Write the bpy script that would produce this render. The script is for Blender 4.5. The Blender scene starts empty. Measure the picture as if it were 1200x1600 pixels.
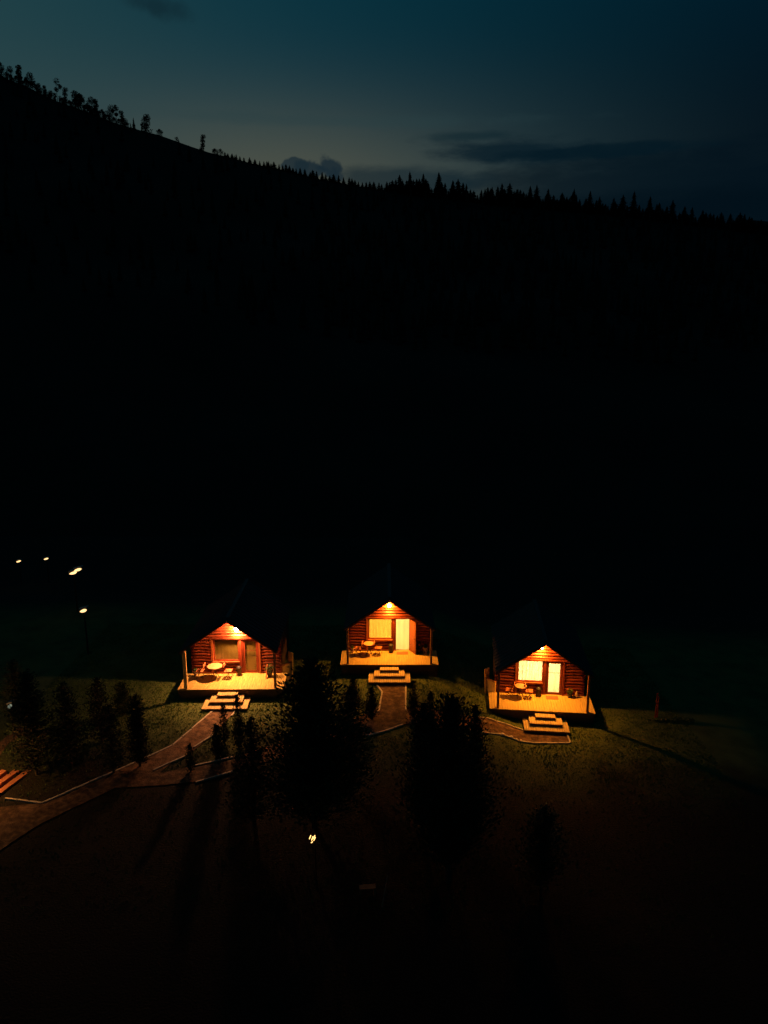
import bpy, math, random
import numpy as np
from mathutils import Vector, Matrix

random.seed(7)
rng = np.random.default_rng(7)
C = bpy.context.scene.collection
SC = bpy.context.scene
PI = math.pi

# ---------------------------------------------------------------- camera
CAM_Z, PITCH, FPX = 20.0, math.radians(13.0), 1150.0
cam_d = bpy.data.cameras.new('camera')
cam = bpy.data.objects.new('camera', cam_d)
C.objects.link(cam)
cam.location = (0, 0, CAM_Z)
cam.rotation_euler = (math.radians(90) - PITCH, 0, 0)
cam_d.sensor_fit = 'VERTICAL'
cam_d.sensor_height = 24.0
cam_d.lens = 24.0 * FPX / 1600.0
cam_d.clip_start = 0.5
cam_d.clip_end = 12000
SC.camera = cam

# ---------------------------------------------------------------- exposure
SC.view_settings.view_transform = 'Standard'
SC.view_settings.look = 'None'
SC.view_settings.exposure = 0.0
SC.view_settings.gamma = 1.0
SC.view_settings.use_curve_mapping = False
SC.cycles.max_bounces = 6
SC.cycles.sample_clamp_indirect = 4.0
SC.cycles.use_denoising = True

# brightness of the lamps and of the added porch spots
PORCH_POWER = 1200.0
DOWN_POWER = 820.0      # added spot under each porch bulb, limits spill over the lawn
ROOM_POWER = 3.2

# ---------------------------------------------------------------- dusk sky
def srgb(r, g, b):
    f = lambda c: ((c / 255 + .055) / 1.055) ** 2.4 if c > 10.3 else c / 255 / 12.92
    return (f(r), f(g), f(b))

class NG:
    """tiny expression builder on a node tree"""
    def __init__(s, nt): s.nt = nt
    def n(s, t, **k):
        nd = s.nt.nodes.new(t)
        for a, b in k.items(): setattr(nd, a, b)
        return nd
    def m(s, op, a, b=None, c=None, clamp=False):
        nd = s.n('ShaderNodeMath', operation=op, use_clamp=clamp)
        for i, v in enumerate((a, b, c)):
            if v is None: continue
            if isinstance(v, (int, float)): nd.inputs[i].default_value = v
            else: s.nt.links.new(v, nd.inputs[i])
        return nd.outputs[0]
    def mix(s, f, a, b):
        nd = s.n('ShaderNodeMix', data_type='RGBA')
        for sock, v in ((nd.inputs[0], f), (nd.inputs[6], a), (nd.inputs[7], b)):
            if isinstance(v, (int, float)): sock.default_value = v
            elif isinstance(v, tuple): sock.default_value = (*v, 1)
            else: s.nt.links.new(v, sock)
        return nd.outputs[2]
    def gauss(s, v, mu, sig):
        d = s.m('DIVIDE', s.m('SUBTRACT', v, mu), sig)
        return s.m('EXPONENT', s.m('MULTIPLY', s.m('MULTIPLY', d, d), -1.0))
    def sstep(s, v, a, b):
        nd = s.n('ShaderNodeMapRange', interpolation_type='SMOOTHSTEP')
        s.nt.links.new(v, nd.inputs[0])
        nd.inputs[1].default_value = a; nd.inputs[2].default_value = b
        nd.inputs[3].default_value = 0; nd.inputs[4].default_value = 1
        return nd.outputs[0]

def ray(px, py):
    u = (px - 600) / FPX; v = (py - 800) / FPX
    return Vector((u, math.cos(PITCH) - v * math.sin(PITCH), -math.sin(PITCH) - v * math.cos(PITCH)))
def azel(px, py):
    d = ray(px, py).normalized()
    return math.atan2(d.x, d.y), math.asin(d.z)

world = bpy.data.worlds.new('World')
SC.world = world
world.use_nodes = True
wt = world.node_tree
wt.nodes.clear()
g = NG(wt)
tc = g.n('ShaderNodeTexCoord')
sep = g.n('ShaderNodeSeparateXYZ')
wt.links.new(tc.outputs['Generated'], sep.inputs[0])
AZ = g.m('ARCTAN2', sep.outputs[0], sep.outputs[1])
EL = g.m('ARCSINE', sep.outputs[2])
# after-glow low over the left hill, deep teal above, night blue away from it
right = g.sstep(AZ, -0.25, 0.52)
left = g.m('SUBTRACT', 1.0, g.sstep(AZ, -1.9, -0.25))
away = g.m('MAXIMUM', right, left)
upper = g.mix(g.sstep(EL, 0.42, 1.2), srgb(7, 49, 62), srgb(2, 22, 36))
night = g.mix(g.sstep(EL, 0.2, 0.5), srgb(1, 14, 25), srgb(1, 31, 45))
base = g.mix(away, upper, night)
glow_f = g.m('MULTIPLY', g.gauss(AZ, -0.22, 0.39), g.m('EXPONENT', g.m('MULTIPLY', g.m('POWER', g.m('DIVIDE', g.m('MAXIMUM', EL, 0.0), 0.275), 4.5), -1.0)))
base = g.mix(g.m('MULTIPLY', g.gauss(AZ, -0.60, 0.34), 0.75), base, srgb(38, 70, 74))
sky = g.mix(g.m('MULTIPLY', glow_f, 0.92), base, srgb(66, 78, 74))
low_f = g.m('MULTIPLY', g.gauss(AZ, -0.13, 0.20), g.gauss(EL, 0.17, 0.075))
sky = g.mix(g.m('MULTIPLY', low_f, 0.75), sky, srgb(84, 84, 70))
# clouds : soft dark shapes with wind-torn edges
nz = g.n('ShaderNodeTexNoise'); nz.inputs['Scale'].default_value = 11; nz.inputs['Detail'].default_value = 6
nz.inputs['Roughness'].default_value = .6
mp = g.n('ShaderNodeMapping'); mp.inputs['Scale'].default_value = (1, 1, 3.6)
wt.links.new(tc.outputs['Generated'], mp.inputs[0]); wt.links.new(mp.outputs[0], nz.inputs['Vector'])
nz2 = g.n('ShaderNodeTexNoise'); nz2.inputs['Scale'].default_value = 34; nz2.inputs['Detail'].default_value = 5
wt.links.new(tc.outputs['Generated'], nz2.inputs['Vector'])
NA = g.m('SUBTRACT', nz.outputs[0], 0.5)
NB = g.m('SUBTRACT', nz2.outputs[0], 0.5)
def cloud(px, py, rx, ry, amp=1.6, soft=(0.35, 1.05), nse=None, tilt=0.0):
    a, e = azel(px, py)
    k = 1.0 / FPX
    cs = math.cos(e)
    da = g.m('MULTIPLY', g.m('SUBTRACT', AZ, a), cs)
    de = g.m('SUBTRACT', EL, e)
    de = g.m('ADD', de, g.m('MULTIPLY', da, tilt))
    x = g.m('DIVIDE', da, rx * k); y = g.m('DIVIDE', de, ry * k)
    r = g.m('SQRT', g.m('ADD', g.m('MULTIPLY', x, x), g.m('MULTIPLY', y, y)))
    r = g.m('ADD', r, g.m('MULTIPLY', nse if nse is not None else NA, amp))
    return g.m('SUBTRACT', 1.0, g.sstep(r, *soft))
def put(mask, col, op):
    global sky
    sky = g.mix(g.m('MULTIPLY', mask, op), sky, col)
put(cloud(1010, 300, 330, 62, 1.2, (.45, 1.15)), srgb(3, 17, 27), .72)
put(cloud(1100, 345, 420, 45, .7, (.5, 1.2)), srgb(2, 15, 24), .8)
put(cloud(640, 285, 130, 26, 1.2, (.4, 1.1)), srgb(20, 38, 46), .75)
put(cloud(790, 236, 125, 19, 1.9, (.4, 1.15)), srgb(8, 28, 38), .85)
put(cloud(930, 236, 150, 10, 1.8, (.4, 1.1)), srgb(5, 24, 34), .8)
put(cloud(735, 213, 70, 9, 1.3, (.3, 1.1)), srgb(14, 36, 44), .65)
put(cloud(512, 258, 20, 17, 2.4, (.62, 1.0), NB), srgb(24, 40, 49), .9)
put(cloud(492, 266, 30, 14, 2.6, (.6, 1.0), NB), srgb(24, 40, 49), .9)
put(cloud(458, 259, 22, 11, 2.4, (.7, 1.0), NB), srgb(26, 42, 50), .85)
put(cloud(245, 12, 48, 15, 1.6, (.2, 1.15), NB, .12), srgb(14, 34, 42), .62)
put(cloud(520, 190, 330, 10, 2.0, (.2, 1.2)), srgb(40, 62, 66), .35)
bg = g.n('ShaderNodeBackground'); bg.inputs['Strength'].default_value = 1.0
wt.links.new(sky, bg.inputs[0])
wo = g.n('ShaderNodeOutputWorld'); wt.links.new(bg.outputs[0], wo.inputs[0])

# ---------------------------------------------------------------- materials
def mat(name, col, rough=.8, var=.25, scale=6, bump=.0, bscale=40, stretch=(1, 1, 1), metal=0, col2=None, spec=.3):
    m = bpy.data.materials.new(name); m.use_nodes = True
    nt = m.node_tree; q = NG(nt)
    p = nt.nodes['Principled BSDF']
    p.inputs['Roughness'].default_value = rough
    p.inputs['Metallic'].default_value = metal
    p.inputs['Specular IOR Level'].default_value = spec
    t = q.n('ShaderNodeTexCoord'); mpn = q.n('ShaderNodeMapping'); mpn.inputs['Scale'].default_value = stretch
    nt.links.new(t.outputs['Object'], mpn.inputs[0])
    n1 = q.n('ShaderNodeTexNoise'); n1.inputs['Scale'].default_value = scale; n1.inputs['Detail'].default_value = 6
    nt.links.new(mpn.outputs[0], n1.inputs['Vector'])
    oi = q.n('ShaderNodeObjectInfo')
    f = q.m('ADD', q.m('MULTIPLY', n1.outputs[0], 1.0), q.m('MULTIPLY', oi.outputs['Random'], .35))
    f = q.sstep(f, .35, .95)
    lo = tuple(max(c * (1 - var), 0) for c in col)
    hi = col2 if col2 else tuple(min(c * (1 + var), .95) for c in col)
    nt.links.new(q.mix(f, lo, hi), p.inputs['Base Color'])
    if bump:
        n2 = q.n('ShaderNodeTexNoise'); n2.inputs['Scale'].default_value = bscale; n2.inputs['Detail'].default_value = 4
        nt.links.new(mpn.outputs[0], n2.inputs['Vector'])
        b = q.n('ShaderNodeBump'); b.inputs['Strength'].default_value = 1; b.inputs['Distance'].default_value = bump
        nt.links.new(n2.outputs[0], b.inputs['Height']); nt.links.new(b.outputs[0], p.inputs['Normal'])
    return m

def emis(name, col, strength):
    m = bpy.data.materials.new(name); m.use_nodes = True
    nt = m.node_tree; nt.nodes.clear()
    e = nt.nodes.new('ShaderNodeEmission'); e.inputs[0].default_value = (*col, 1); e.inputs[1].default_value = strength
    o = nt.nodes.new('ShaderNodeOutputMaterial'); nt.links.new(e.outputs[0], o.inputs[0])
    return m

def cloth_mat(name, col):
    m = bpy.data.materials.new(name); m.use_nodes = True
    nt = m.node_tree; nt.nodes.clear(); q = NG(nt)
    t = q.n('ShaderNodeBsdfTranslucent'); t.inputs[0].default_value = (*col, 1)
    d = q.n('ShaderNodeBsdfDiffuse'); d.inputs[0].default_value = (*col, 1)
    mx = q.n('ShaderNodeMixShader'); mx.inputs[0].default_value = .42
    nt.links.new(t.outputs[0], mx.inputs[1]); nt.links.new(d.outputs[0], mx.inputs[2])
    o = q.n('ShaderNodeOutputMaterial'); nt.links.new(mx.outputs[0], o.inputs[0])
    return m

def glass_mat(name, tint, gloss=.12):
    m = bpy.data.materials.new(name); m.use_nodes = True
    nt = m.node_tree; nt.nodes.clear(); q = NG(nt)
    t = q.n('ShaderNodeBsdfTransparent'); t.inputs[0].default_value = (*tint, 1)
    s = q.n('ShaderNodeBsdfGlossy'); s.inputs['Roughness'].default_value = .05
    mx = q.n('ShaderNodeMixShader'); mx.inputs[0].default_value = gloss
    nt.links.new(t.outputs[0], mx.inputs[1]); nt.links.new(s.outputs[0], mx.inputs[2])
    o = q.n('ShaderNodeOutputMaterial'); nt.links.new(mx.outputs[0], o.inputs[0])
    return m

M = dict(
    grass_ground=mat('lawn_soil_falloff', (.070, .105, .022), .95, .45, .8, .05, 14, col2=(.105, .135, .035)),
    blades=mat('grass_blades', (.08, .14, .025), .8, .35, 1.5),
    hill=mat('hill_scrub', (.014, .018, .010), 1, .4, .05, 0),
    gravel=mat('reddish_gravel', (.17, .085, .040), .9, .6, 4, .05, 18, col2=(.32, .18, .09)),
    kerb=mat('pale_kerb_concrete', (.50, .42, .30), .8, .2, 3, .01),
    log=mat('red_brown_log', (.20, .030, .010), .5, .4, 2.5, .012, 12, (1, 8, 8), col2=(.30, .055, .016), spec=.4),
    frame=mat('stained_frame_wood', (.17, .028, .010), .5, .3, 3, .004, 20, (1, 1, 6)),
    frame_pale=mat('varnished_board', (.34, .10, .03), .5, .25, 3, .003, 20, (6, 6, 1)),
    post=mat('porch_post_wood', (.42, .20, .08), .6, .25, 3, .003, 20, (6, 6, 1)),
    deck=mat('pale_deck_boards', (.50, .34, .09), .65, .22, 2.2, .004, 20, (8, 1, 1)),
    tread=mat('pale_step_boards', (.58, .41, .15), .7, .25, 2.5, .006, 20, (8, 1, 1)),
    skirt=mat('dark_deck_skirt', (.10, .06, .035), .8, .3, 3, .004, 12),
    roof=mat('dark_roof_sheet', (.045, .04, .038), .6, .2, 2, .004, 9),
    fascia=mat('roof_edge_board', (.16, .07, .035), .6, .2, 3),
    brown=mat('brown_chair_wood', (.34, .12, .05), .5, .2, 4),
    seat=mat('reddish_seat_slats', (.45, .15, .06), .5, .2, 4),
    table=mat('tan_table_top', (.50, .27, .12), .5, .2, 4),
    metal=mat('dark_metal', (.05, .045, .04), .45, .2, 4, metal=.7),
    mat_=mat('brown_door_mat', (.30, .12, .045), .95, .25, 20, .004, 80),
    pot_dark=mat('dark_plant_pot', (.05, .035, .03), .6, .2, 4),
    pot_pale=mat('pale_clay_pot', (.50, .34, .22), .7, .2, 4),
    leaf=mat('plant_leaves', (.05, .09, .02), .7, .35, 4),
    flower=mat('red_flowers', (.55, .07, .04), .7, .2, 4),
    needle=mat('dark_conifer_needles', (.024, .040, .014), .9, .5, 2),
    bark=mat('conifer_bark', (.07, .05, .035), .95, .3, 6, .01),
    pebble=mat('whitish_pebble', (.72, .60, .42), .7, .15, 3, .004),
    stone=mat('pale_garden_stone', (.45, .38, .28), .8, .25, 3, .01),
    ridge_leaf=mat('far_foliage', (.02, .028, .014), 1, .3, .5),
    curtain=cloth_mat('yellow_curtain_cloth', (.88, .66, .17)),
    curtain_w=cloth_mat('cream_curtain_cloth', (.86, .78, .56)),
    curtain_d=cloth_mat('drab_curtain_cloth', (.62, .56, .30)),
    glass=glass_mat('window_glass', (.95, .95, .93)),
    glass_d=glass_mat('unlit_window_glass', (.8, .76, .62), .05),
    plaster=mat('room_plaster', (.6, .55, .45), .9, .05, 2),
    porch_bulb=emis('porch_bulb', (1.0, .345, .035), PORCH_POWER),
    porch_bulb_bright=emis('bright_porch_bulb', (1.0, .41, .15), PORCH_POWER * 1.8),
    room_bulb=emis('room_bulb', (1.0, .60, .20), 750.0),
    room_bulb_w=emis('room_bulb_white', (1.0, .68, .32), 1500.0),
    valley_bulb=emis('valley_bulb', (1.0, .60, .24), 2.0),
    string_bulb=emis('string_bulb', (1.0, .56, .17), 3.0),
    dim_bulb=emis('dim_bulb', (.55, .62, .45), .35),
    white_lamp=mat('lamp_housing', (.3, .3, .28), .5, .1, 3),
)

# ---------------------------------------------------------------- mesh builder
class MB:
    def __init__(s): s.v = []; s.f = []
    def add(s, vs, fs):
        o = len(s.v); s.v += [tuple(v) for v in vs]; s.f += [tuple(i + o for i in f) for f in fs]
    def box(s, x0, x1, y0, y1, z0, z1, M_=None):
        vs = [Vector(p) for p in ((x0,y0,z0),(x1,y0,z0),(x1,y1,z0),(x0,y1,z0),(x0,y0,z1),(x1,y0,z1),(x1,y1,z1),(x0,y1,z1))]
        if M_: vs = [M_ @ v for v in vs]
        s.add(vs, [(0,3,2,1),(4,5,6,7),(0,1,5,4),(1,2,6,5),(2,3,7,6),(3,0,4,7)])
        return s
    def cyl(s, a, b, r0, r1=None, n=8):
        a = Vector(a); b = Vector(b); r1 = r0 if r1 is None else r1
        d = (b - a).normalized(); t = d.orthogonal().normalized(); w = d.cross(t)
        vs = []
        for p, r in ((a, r0), (b, r1)):
            for i in range(n):
                an = 2 * PI * i / n
                vs.append(p + (t * math.cos(an) + w * math.sin(an)) * r)
        fs = [(i, (i + 1) % n, n + (i + 1) % n, n + i) for i in range(n)]
        fs += [tuple(range(n))[::-1], tuple(range(n, 2 * n))]
        s.add(vs, fs); return s
    def lathe(s, prof, c=(0, 0, 0), n=12):
        vs = []; fs = []
        for r, z in prof:
            for i in range(n):
                an = 2 * PI * i / n
                vs.append((c[0] + r * math.cos(an), c[1] + r * math.sin(an), c[2] + z))
        for k in range(len(prof) - 1):
            for i in range(n):
                j = (i + 1) % n
                fs.append((k * n + i, k * n + j, (k + 1) * n + j, (k + 1) * n + i))
        fs.append(tuple(range(n))[::-1]); fs.append(tuple(range((len(prof) - 1) * n, len(prof) * n)))
        s.add(vs, fs); return s
    def beam(s, a, b, w, h, up=(0, 0, 1)):
        a = Vector(a); b = Vector(b); d = (b - a).normalized()
        side = d.cross(Vector(up)).normalized() * w / 2; u = side.cross(d).normalized() * h / 2
        vs = [p + i * side + j * u for p in (a, b) for i, j in ((-1, -1), (1, -1), (1, 1), (-1, 1))]
        s.add(vs, [(0,3,2,1),(4,5,6,7),(0,1,5,4),(1,2,6,5),(2,3,7,6),(3,0,4,7)]); return s
    def mesh(s, name, m, smooth=False):
        me = bpy.data.meshes.new(name); me.from_pydata(s.v, [], s.f); me.update()
        if smooth:
            for p in me.polygons: p.use_smooth = True
        me.materials.append(m); return me
    def build(s, name, m, parent=None, smooth=False, bevel=0):
        o = bpy.data.objects.new(name, s.mesh(name, m, smooth)); C.objects.link(o)
        if parent: o.parent = parent
        if bevel:
            b = o.modifiers.new('bevel', 'BEVEL'); b.width = bevel; b.segments = 2
        return o

def put_mesh(name, me, parent=None, loc=(0, 0, 0), rot=(0, 0, 0), scale=(1, 1, 1)):
    o = bpy.data.objects.new(name, me); C.objects.link(o)
    o.location = loc; o.rotation_euler = rot; o.scale = scale
    if parent: o.parent = parent
    return o
def tag(o, label=None, cat=None, group=None, kind=None):
    if label: o['label'] = label
    if cat: o['category'] = cat
    if group: o['group'] = group
    if kind: o['kind'] = kind
    return o
def empty(name, loc, rz=0, **k):
    o = bpy.data.objects.new(name, None); C.objects.link(o)
    o.location = loc; o.rotation_euler = (0, 0, rz); o.empty_display_size = .3
    return tag(o, **k)
def copy_tree(o, parent=None):
    c = o.copy(); C.objects.link(c); c.parent = parent
    for ch in list(o.children): copy_tree(ch, c)
    return c

# ---------------------------------------------------------------- terrain
def sm(t, a, b):
    t = np.clip((np.asarray(t, float) - a) / (b - a), 0, 1); return t * t * (3 - 2 * t)
crest_px = [(-700,-160),(-300,10),(0,112),(12,124),(25,130),(45,136),(60,144),(74,152),(88,158),(105,165),(125,170),(143,177),(160,184),(175,191),(192,196),(215,203),(240,208),(318,236),(400,257),(440,265),(500,280),(560,291),
            (640,303),(700,309),(760,318),(850,325),(950,335),(1050,347),(1120,355),(1200,366),(1500,400),(2000,440)]
YC = 450.0
_ct, _cz = [], []
for x, y in crest_px:
    r = ray(x, y); _ct.append(r.x / r.y); _cz.append(CAM_Z + YC * r.z / r.y)
def wav(x, y):
    return (np.sin(x * .9 + y * .37) * np.cos(y * .8 - x * .21) * .045 + np.sin(x * .31 + 1.7) * np.sin(y * .27) * .09)
def H(x, y):
    x = np.asarray(x, float); y = np.asarray(y, float)
    z = .80 - 1.45 * sm(x, 2.2, 8.0) - .6 * sm(x, 10, 26) + .2 * sm(-x, 8, 20)
    z = z - .055 * np.clip(34.5 - y, 0, 60)
    z = z + wav(x, y) * sm(np.abs(y - 39), 2.5, 6)
    z = z - 9.0 * sm(y, 48, 84)
    t = x / np.maximum(y, 60)
    hc = np.interp(t, _ct, _cz)
    s = np.clip((y - 105) / (YC - 105), 0, 1)
    up = z + (hc - z) * s ** 1.35
    rough = (np.sin(x * .045 + y * .02) * np.cos(y * .05 - x * .013) * 3.0) * np.sin(PI * np.clip(s, 0, 1))
    back = -(.12 * np.clip(y - YC, 0, 4000))
    return np.where(y > 105, up + rough + back, z)
def Hf(x, y): return float(H(x, y))
def gp(px, py, dz=0.0):
    """the point of the ground seen at a picture position, used once to measure where things stand"""
    r = ray(px, py); t = 5.0; p = None
    while t < 900:
        p = Vector((0, 0, CAM_Z)) + r * t
        if p.z < Hf(p.x, p.y) + dz: break
        t += .5
    lo, hi = t - .5, t
    for _ in range(18):
        t = (lo + hi) / 2; p = Vector((0, 0, CAM_Z)) + r * t
        if p.z < Hf(p.x, p.y) + dz: hi = t
        else: lo = t
    return Vector((p.x, p.y, Hf(p.x, p.y)))
def grid(name, xs, ys, m, polar=False):
    nx, ny = len(xs), len(ys)
    X, Y = np.meshgrid(xs, ys)
    if polar: X = X * Y
    Z = H(X, Y)
    co = np.stack([X, Y, Z], -1).reshape(-1, 3)
    idx = np.arange(nx * ny).reshape(ny, nx)
    f = np.stack([idx[:-1, :-1], idx[:-1, 1:], idx[1:, 1:], idx[1:, :-1]], -1).reshape(-1, 4)
    me = bpy.data.meshes.new(name); me.from_pydata(co.tolist(), [], f.tolist()); me.update()
    me.polygons.foreach_set('use_smooth', [True] * len(f))
    me.materials.append(m)
    return tag(bpy.data.objects.new(name, me), kind='structure')
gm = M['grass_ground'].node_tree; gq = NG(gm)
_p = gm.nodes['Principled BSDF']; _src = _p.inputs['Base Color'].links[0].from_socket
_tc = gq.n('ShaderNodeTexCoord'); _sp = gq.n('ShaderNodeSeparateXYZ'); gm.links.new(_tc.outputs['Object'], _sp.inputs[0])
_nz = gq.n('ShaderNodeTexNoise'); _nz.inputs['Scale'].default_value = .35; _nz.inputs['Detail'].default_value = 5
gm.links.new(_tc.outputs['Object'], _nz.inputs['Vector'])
_falloff = gq.sstep(gq.m('ADD', _sp.outputs[1], gq.m('MULTIPLY', gq.m('SUBTRACT', _nz.outputs[0], .5), 9.0)), 36.0, 29.0)  # browner soil towards the camera, darkened to imitate fading lamplight
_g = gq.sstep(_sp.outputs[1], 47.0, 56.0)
gm.links.new(gq.mix(_g, gq.mix(_falloff, _src, (.013, .009, .0045)), (.012, .015, .009)), _p.inputs['Base Color'])
xs = np.unique(np.concatenate([np.linspace(-400, -60, 60), np.arange(-60, 60, .8), np.linspace(60, 400, 60)]))
ys = np.unique(np.concatenate([np.linspace(-120, 0, 30), np.arange(0, 60, .6), np.linspace(60, 106, 40)]))
C.objects.link(grid('ground', xs, ys, M['grass_ground']))
C.objects.link(grid('hillside', np.arange(-3.6, 3.6, .02), np.concatenate([np.linspace(105, 440, 60), np.linspace(444, 470, 14), np.linspace(500, 2600, 30)]), M['hill'], True))
# low far ridge showing at the right edge behind the spruces
dh = MB(); pts = []
for x, y in [(1105,380),(1125,358),(1145,347),(1165,343),(1200,346),(1260,340),(1400,360),(1700,380),(2300,420)]:
    r = ray(x, y); s = 3200 / r.y; pts.append(Vector((r.x * s, 3200, CAM_Z + r.z * s)))
for p in pts: dh.v += [tuple(p), (p.x * 1.15, 4200, -50), (p.x * .8, 2500, -50)]
for i in range(len(pts) - 1):
    a, b = 3 * i, 3 * i + 3
    dh.f += [(a, a + 1, b + 1, b), (a + 2, a, b, b + 2)]
tag(dh.build('distant_hill', M['hill'], smooth=True), kind='structure')

# ---------------------------------------------------------------- garden paths
strips = {
 'garden_path': ([(-60,1275),(0,1262),(65,1256),(120,1232),(180,1206),(255,1208),(305,1197),(365,1184),(450,1158),(530,1132),(575,1115),(600,1104),(636,1106),(690,1112),(733,1120),(760,1123),(790,1132),(820,1142),(855,1146),(885,1145)],
                 [(-60,1370),(0,1330),(60,1290),(110,1265),(180,1232),(250,1228),(310,1222),(365,1205),(450,1182),(530,1160),(575,1150),(602,1143),(634,1132),(690,1138),(733,1142),(786,1148),(808,1157),(835,1162),(862,1162),(891,1162)], .020),
 'cabin_path': ([(180,1204),(230,1184),(270,1165),(300,1140),(337,1106)], [(245,1212),(268,1193),(300,1176),(333,1149),(374,1106)], .028),
 'cabin_path.001': ([(588,1068),(597,1082),(594,1100),(580,1118)], [(634,1068),(634,1085),(634,1100),(634,1116)], .028),
 'side_path': ([(-30,1182),(0,1160),(40,1129),(46,1131)], [(-30,1205),(0,1182),(12,1163),(48,1142)], .02),
}
polys = []
for name, (U, L, dz) in strips.items():
    def dense(pl):
        P = [gp(*p) for p in pl]; out = []
        for a, b in zip(P, P[1:]):
            for k in range(4): out.append(a.lerp(b, k / 4))
        return out + [P[-1]]
    A, B = dense(U), dense(L)
    n = 6; mb = MB()
    for a, b in zip(A, B):
        for j in range(n + 1):
            p = a.lerp(b, j / n); mb.v.append((p.x, p.y, Hf(p.x, p.y) + dz + .012))
    for i in range(len(A) - 1):
        for j in range(n):
            q = i * (n + 1) + j; mb.f.append((q, q + n + 1, q + n + 2, q + 1))
    tag(mb.build(name, M['gravel'], smooth=True), kind='structure')
    for i in range(len(A) - 1): polys.append([(p.x, p.y) for p in (A[i], B[i], B[i+1], A[i+1])])

def kerb(pl, w=.085, h=.07):
    P = [gp(*p) for p in pl]; mb = MB()
    for a, b in zip(P, P[1:]):
        L = (b - a).length; n = max(1, int(L / .5))
        for k in range(n):
            p = a.lerp(b, k / n); q = a.lerp(b, (k + .96) / n)
            hh = h + random.uniform(-.008, .008)
            p = Vector((p.x, p.y, Hf(p.x, p.y) + hh - .09)); q = Vector((q.x, q.y, Hf(q.x, q.y) + hh - .09))
            mb.beam(p, q, w, .18)
    tag(mb.build('kerb', M['kerb']), kind='structure')
for pl in ([(65,1256),(120,1232),(180,1206),(230,1184),(270,1165),(300,1140),(337,1108)],
           [(8,1249),(65,1256)],
           [(240,1205),(265,1193),(290,1182)], [(303,1169),(333,1149)], [(361,1120),(373,1107)],
           [(305,1197),(365,1184)], [(306,1223),(365,1206)],
           [(588,1070),(597,1082),(592,1112),(582,1118)], [(634,1071),(634,1112)],
           [(572,1151),(602,1143),(630,1133)],
           [(733,1120),(760,1123),(790,1132),(818,1142)], [(733,1142),(786,1149),(812,1159),(835,1162),(891,1162)], [(885,1145),(891,1162)]):
    kerb(pl)

# ---------------------------------------------------------------- cabins
DD, ZT = 2.05, .65            # deck depth, deck height
EZ, RZ = 2.28, 3.98           # roof underside at the posts and at the ridge
SL = (RZ - EZ) / 2.45
log_me = None
def unit_log():
    mb = MB(); n = 10
    for k, x in enumerate((-.5, -.25, 0, .25, .5)):
        r = .098 * (1 + .03 * math.sin(k * 2.1))
        for i in range(n):
            a = 2 * PI * i / n; mb.v.append((x, r * math.cos(a), r * math.sin(a)))
    for k in range(4):
        for i in range(n):
            j = (i + 1) % n; mb.f.append((k*n+i, (k+1)*n+i, (k+1)*n+j, k*n+j))
    mb.f += [tuple(range(n)), tuple(range(4*n, 5*n))[::-1]]
    return mb.mesh('log', M['log'], True)
log_me = unit_log()
bulb_me = MB().lathe([(.02,-.10),(.07,-.075),(.095,-.02),(.095,.03),(.06,.075),(.02,.09)], n=12).mesh('bulb', M['porch_bulb'], True)
bulb_bright_me = MB().lathe([(.02,-.10),(.07,-.075),(.095,-.02),(.095,.03),(.06,.075),(.02,.09)], n=12).mesh('bulb', M['porch_bulb_bright'], True)
room_me = MB().lathe([(.03,-.15),(.13,-.08),(.15,0),(.13,.08),(.03,.15)], n=12).mesh('room_lamp', M['room_bulb'], True)
room_me_w = MB().lathe([(.03,-.15),(.13,-.08),(.15,0),(.13,.08),(.03,.15)], n=12).mesh('room_lamp', M['room_bulb_w'], True)
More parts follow.
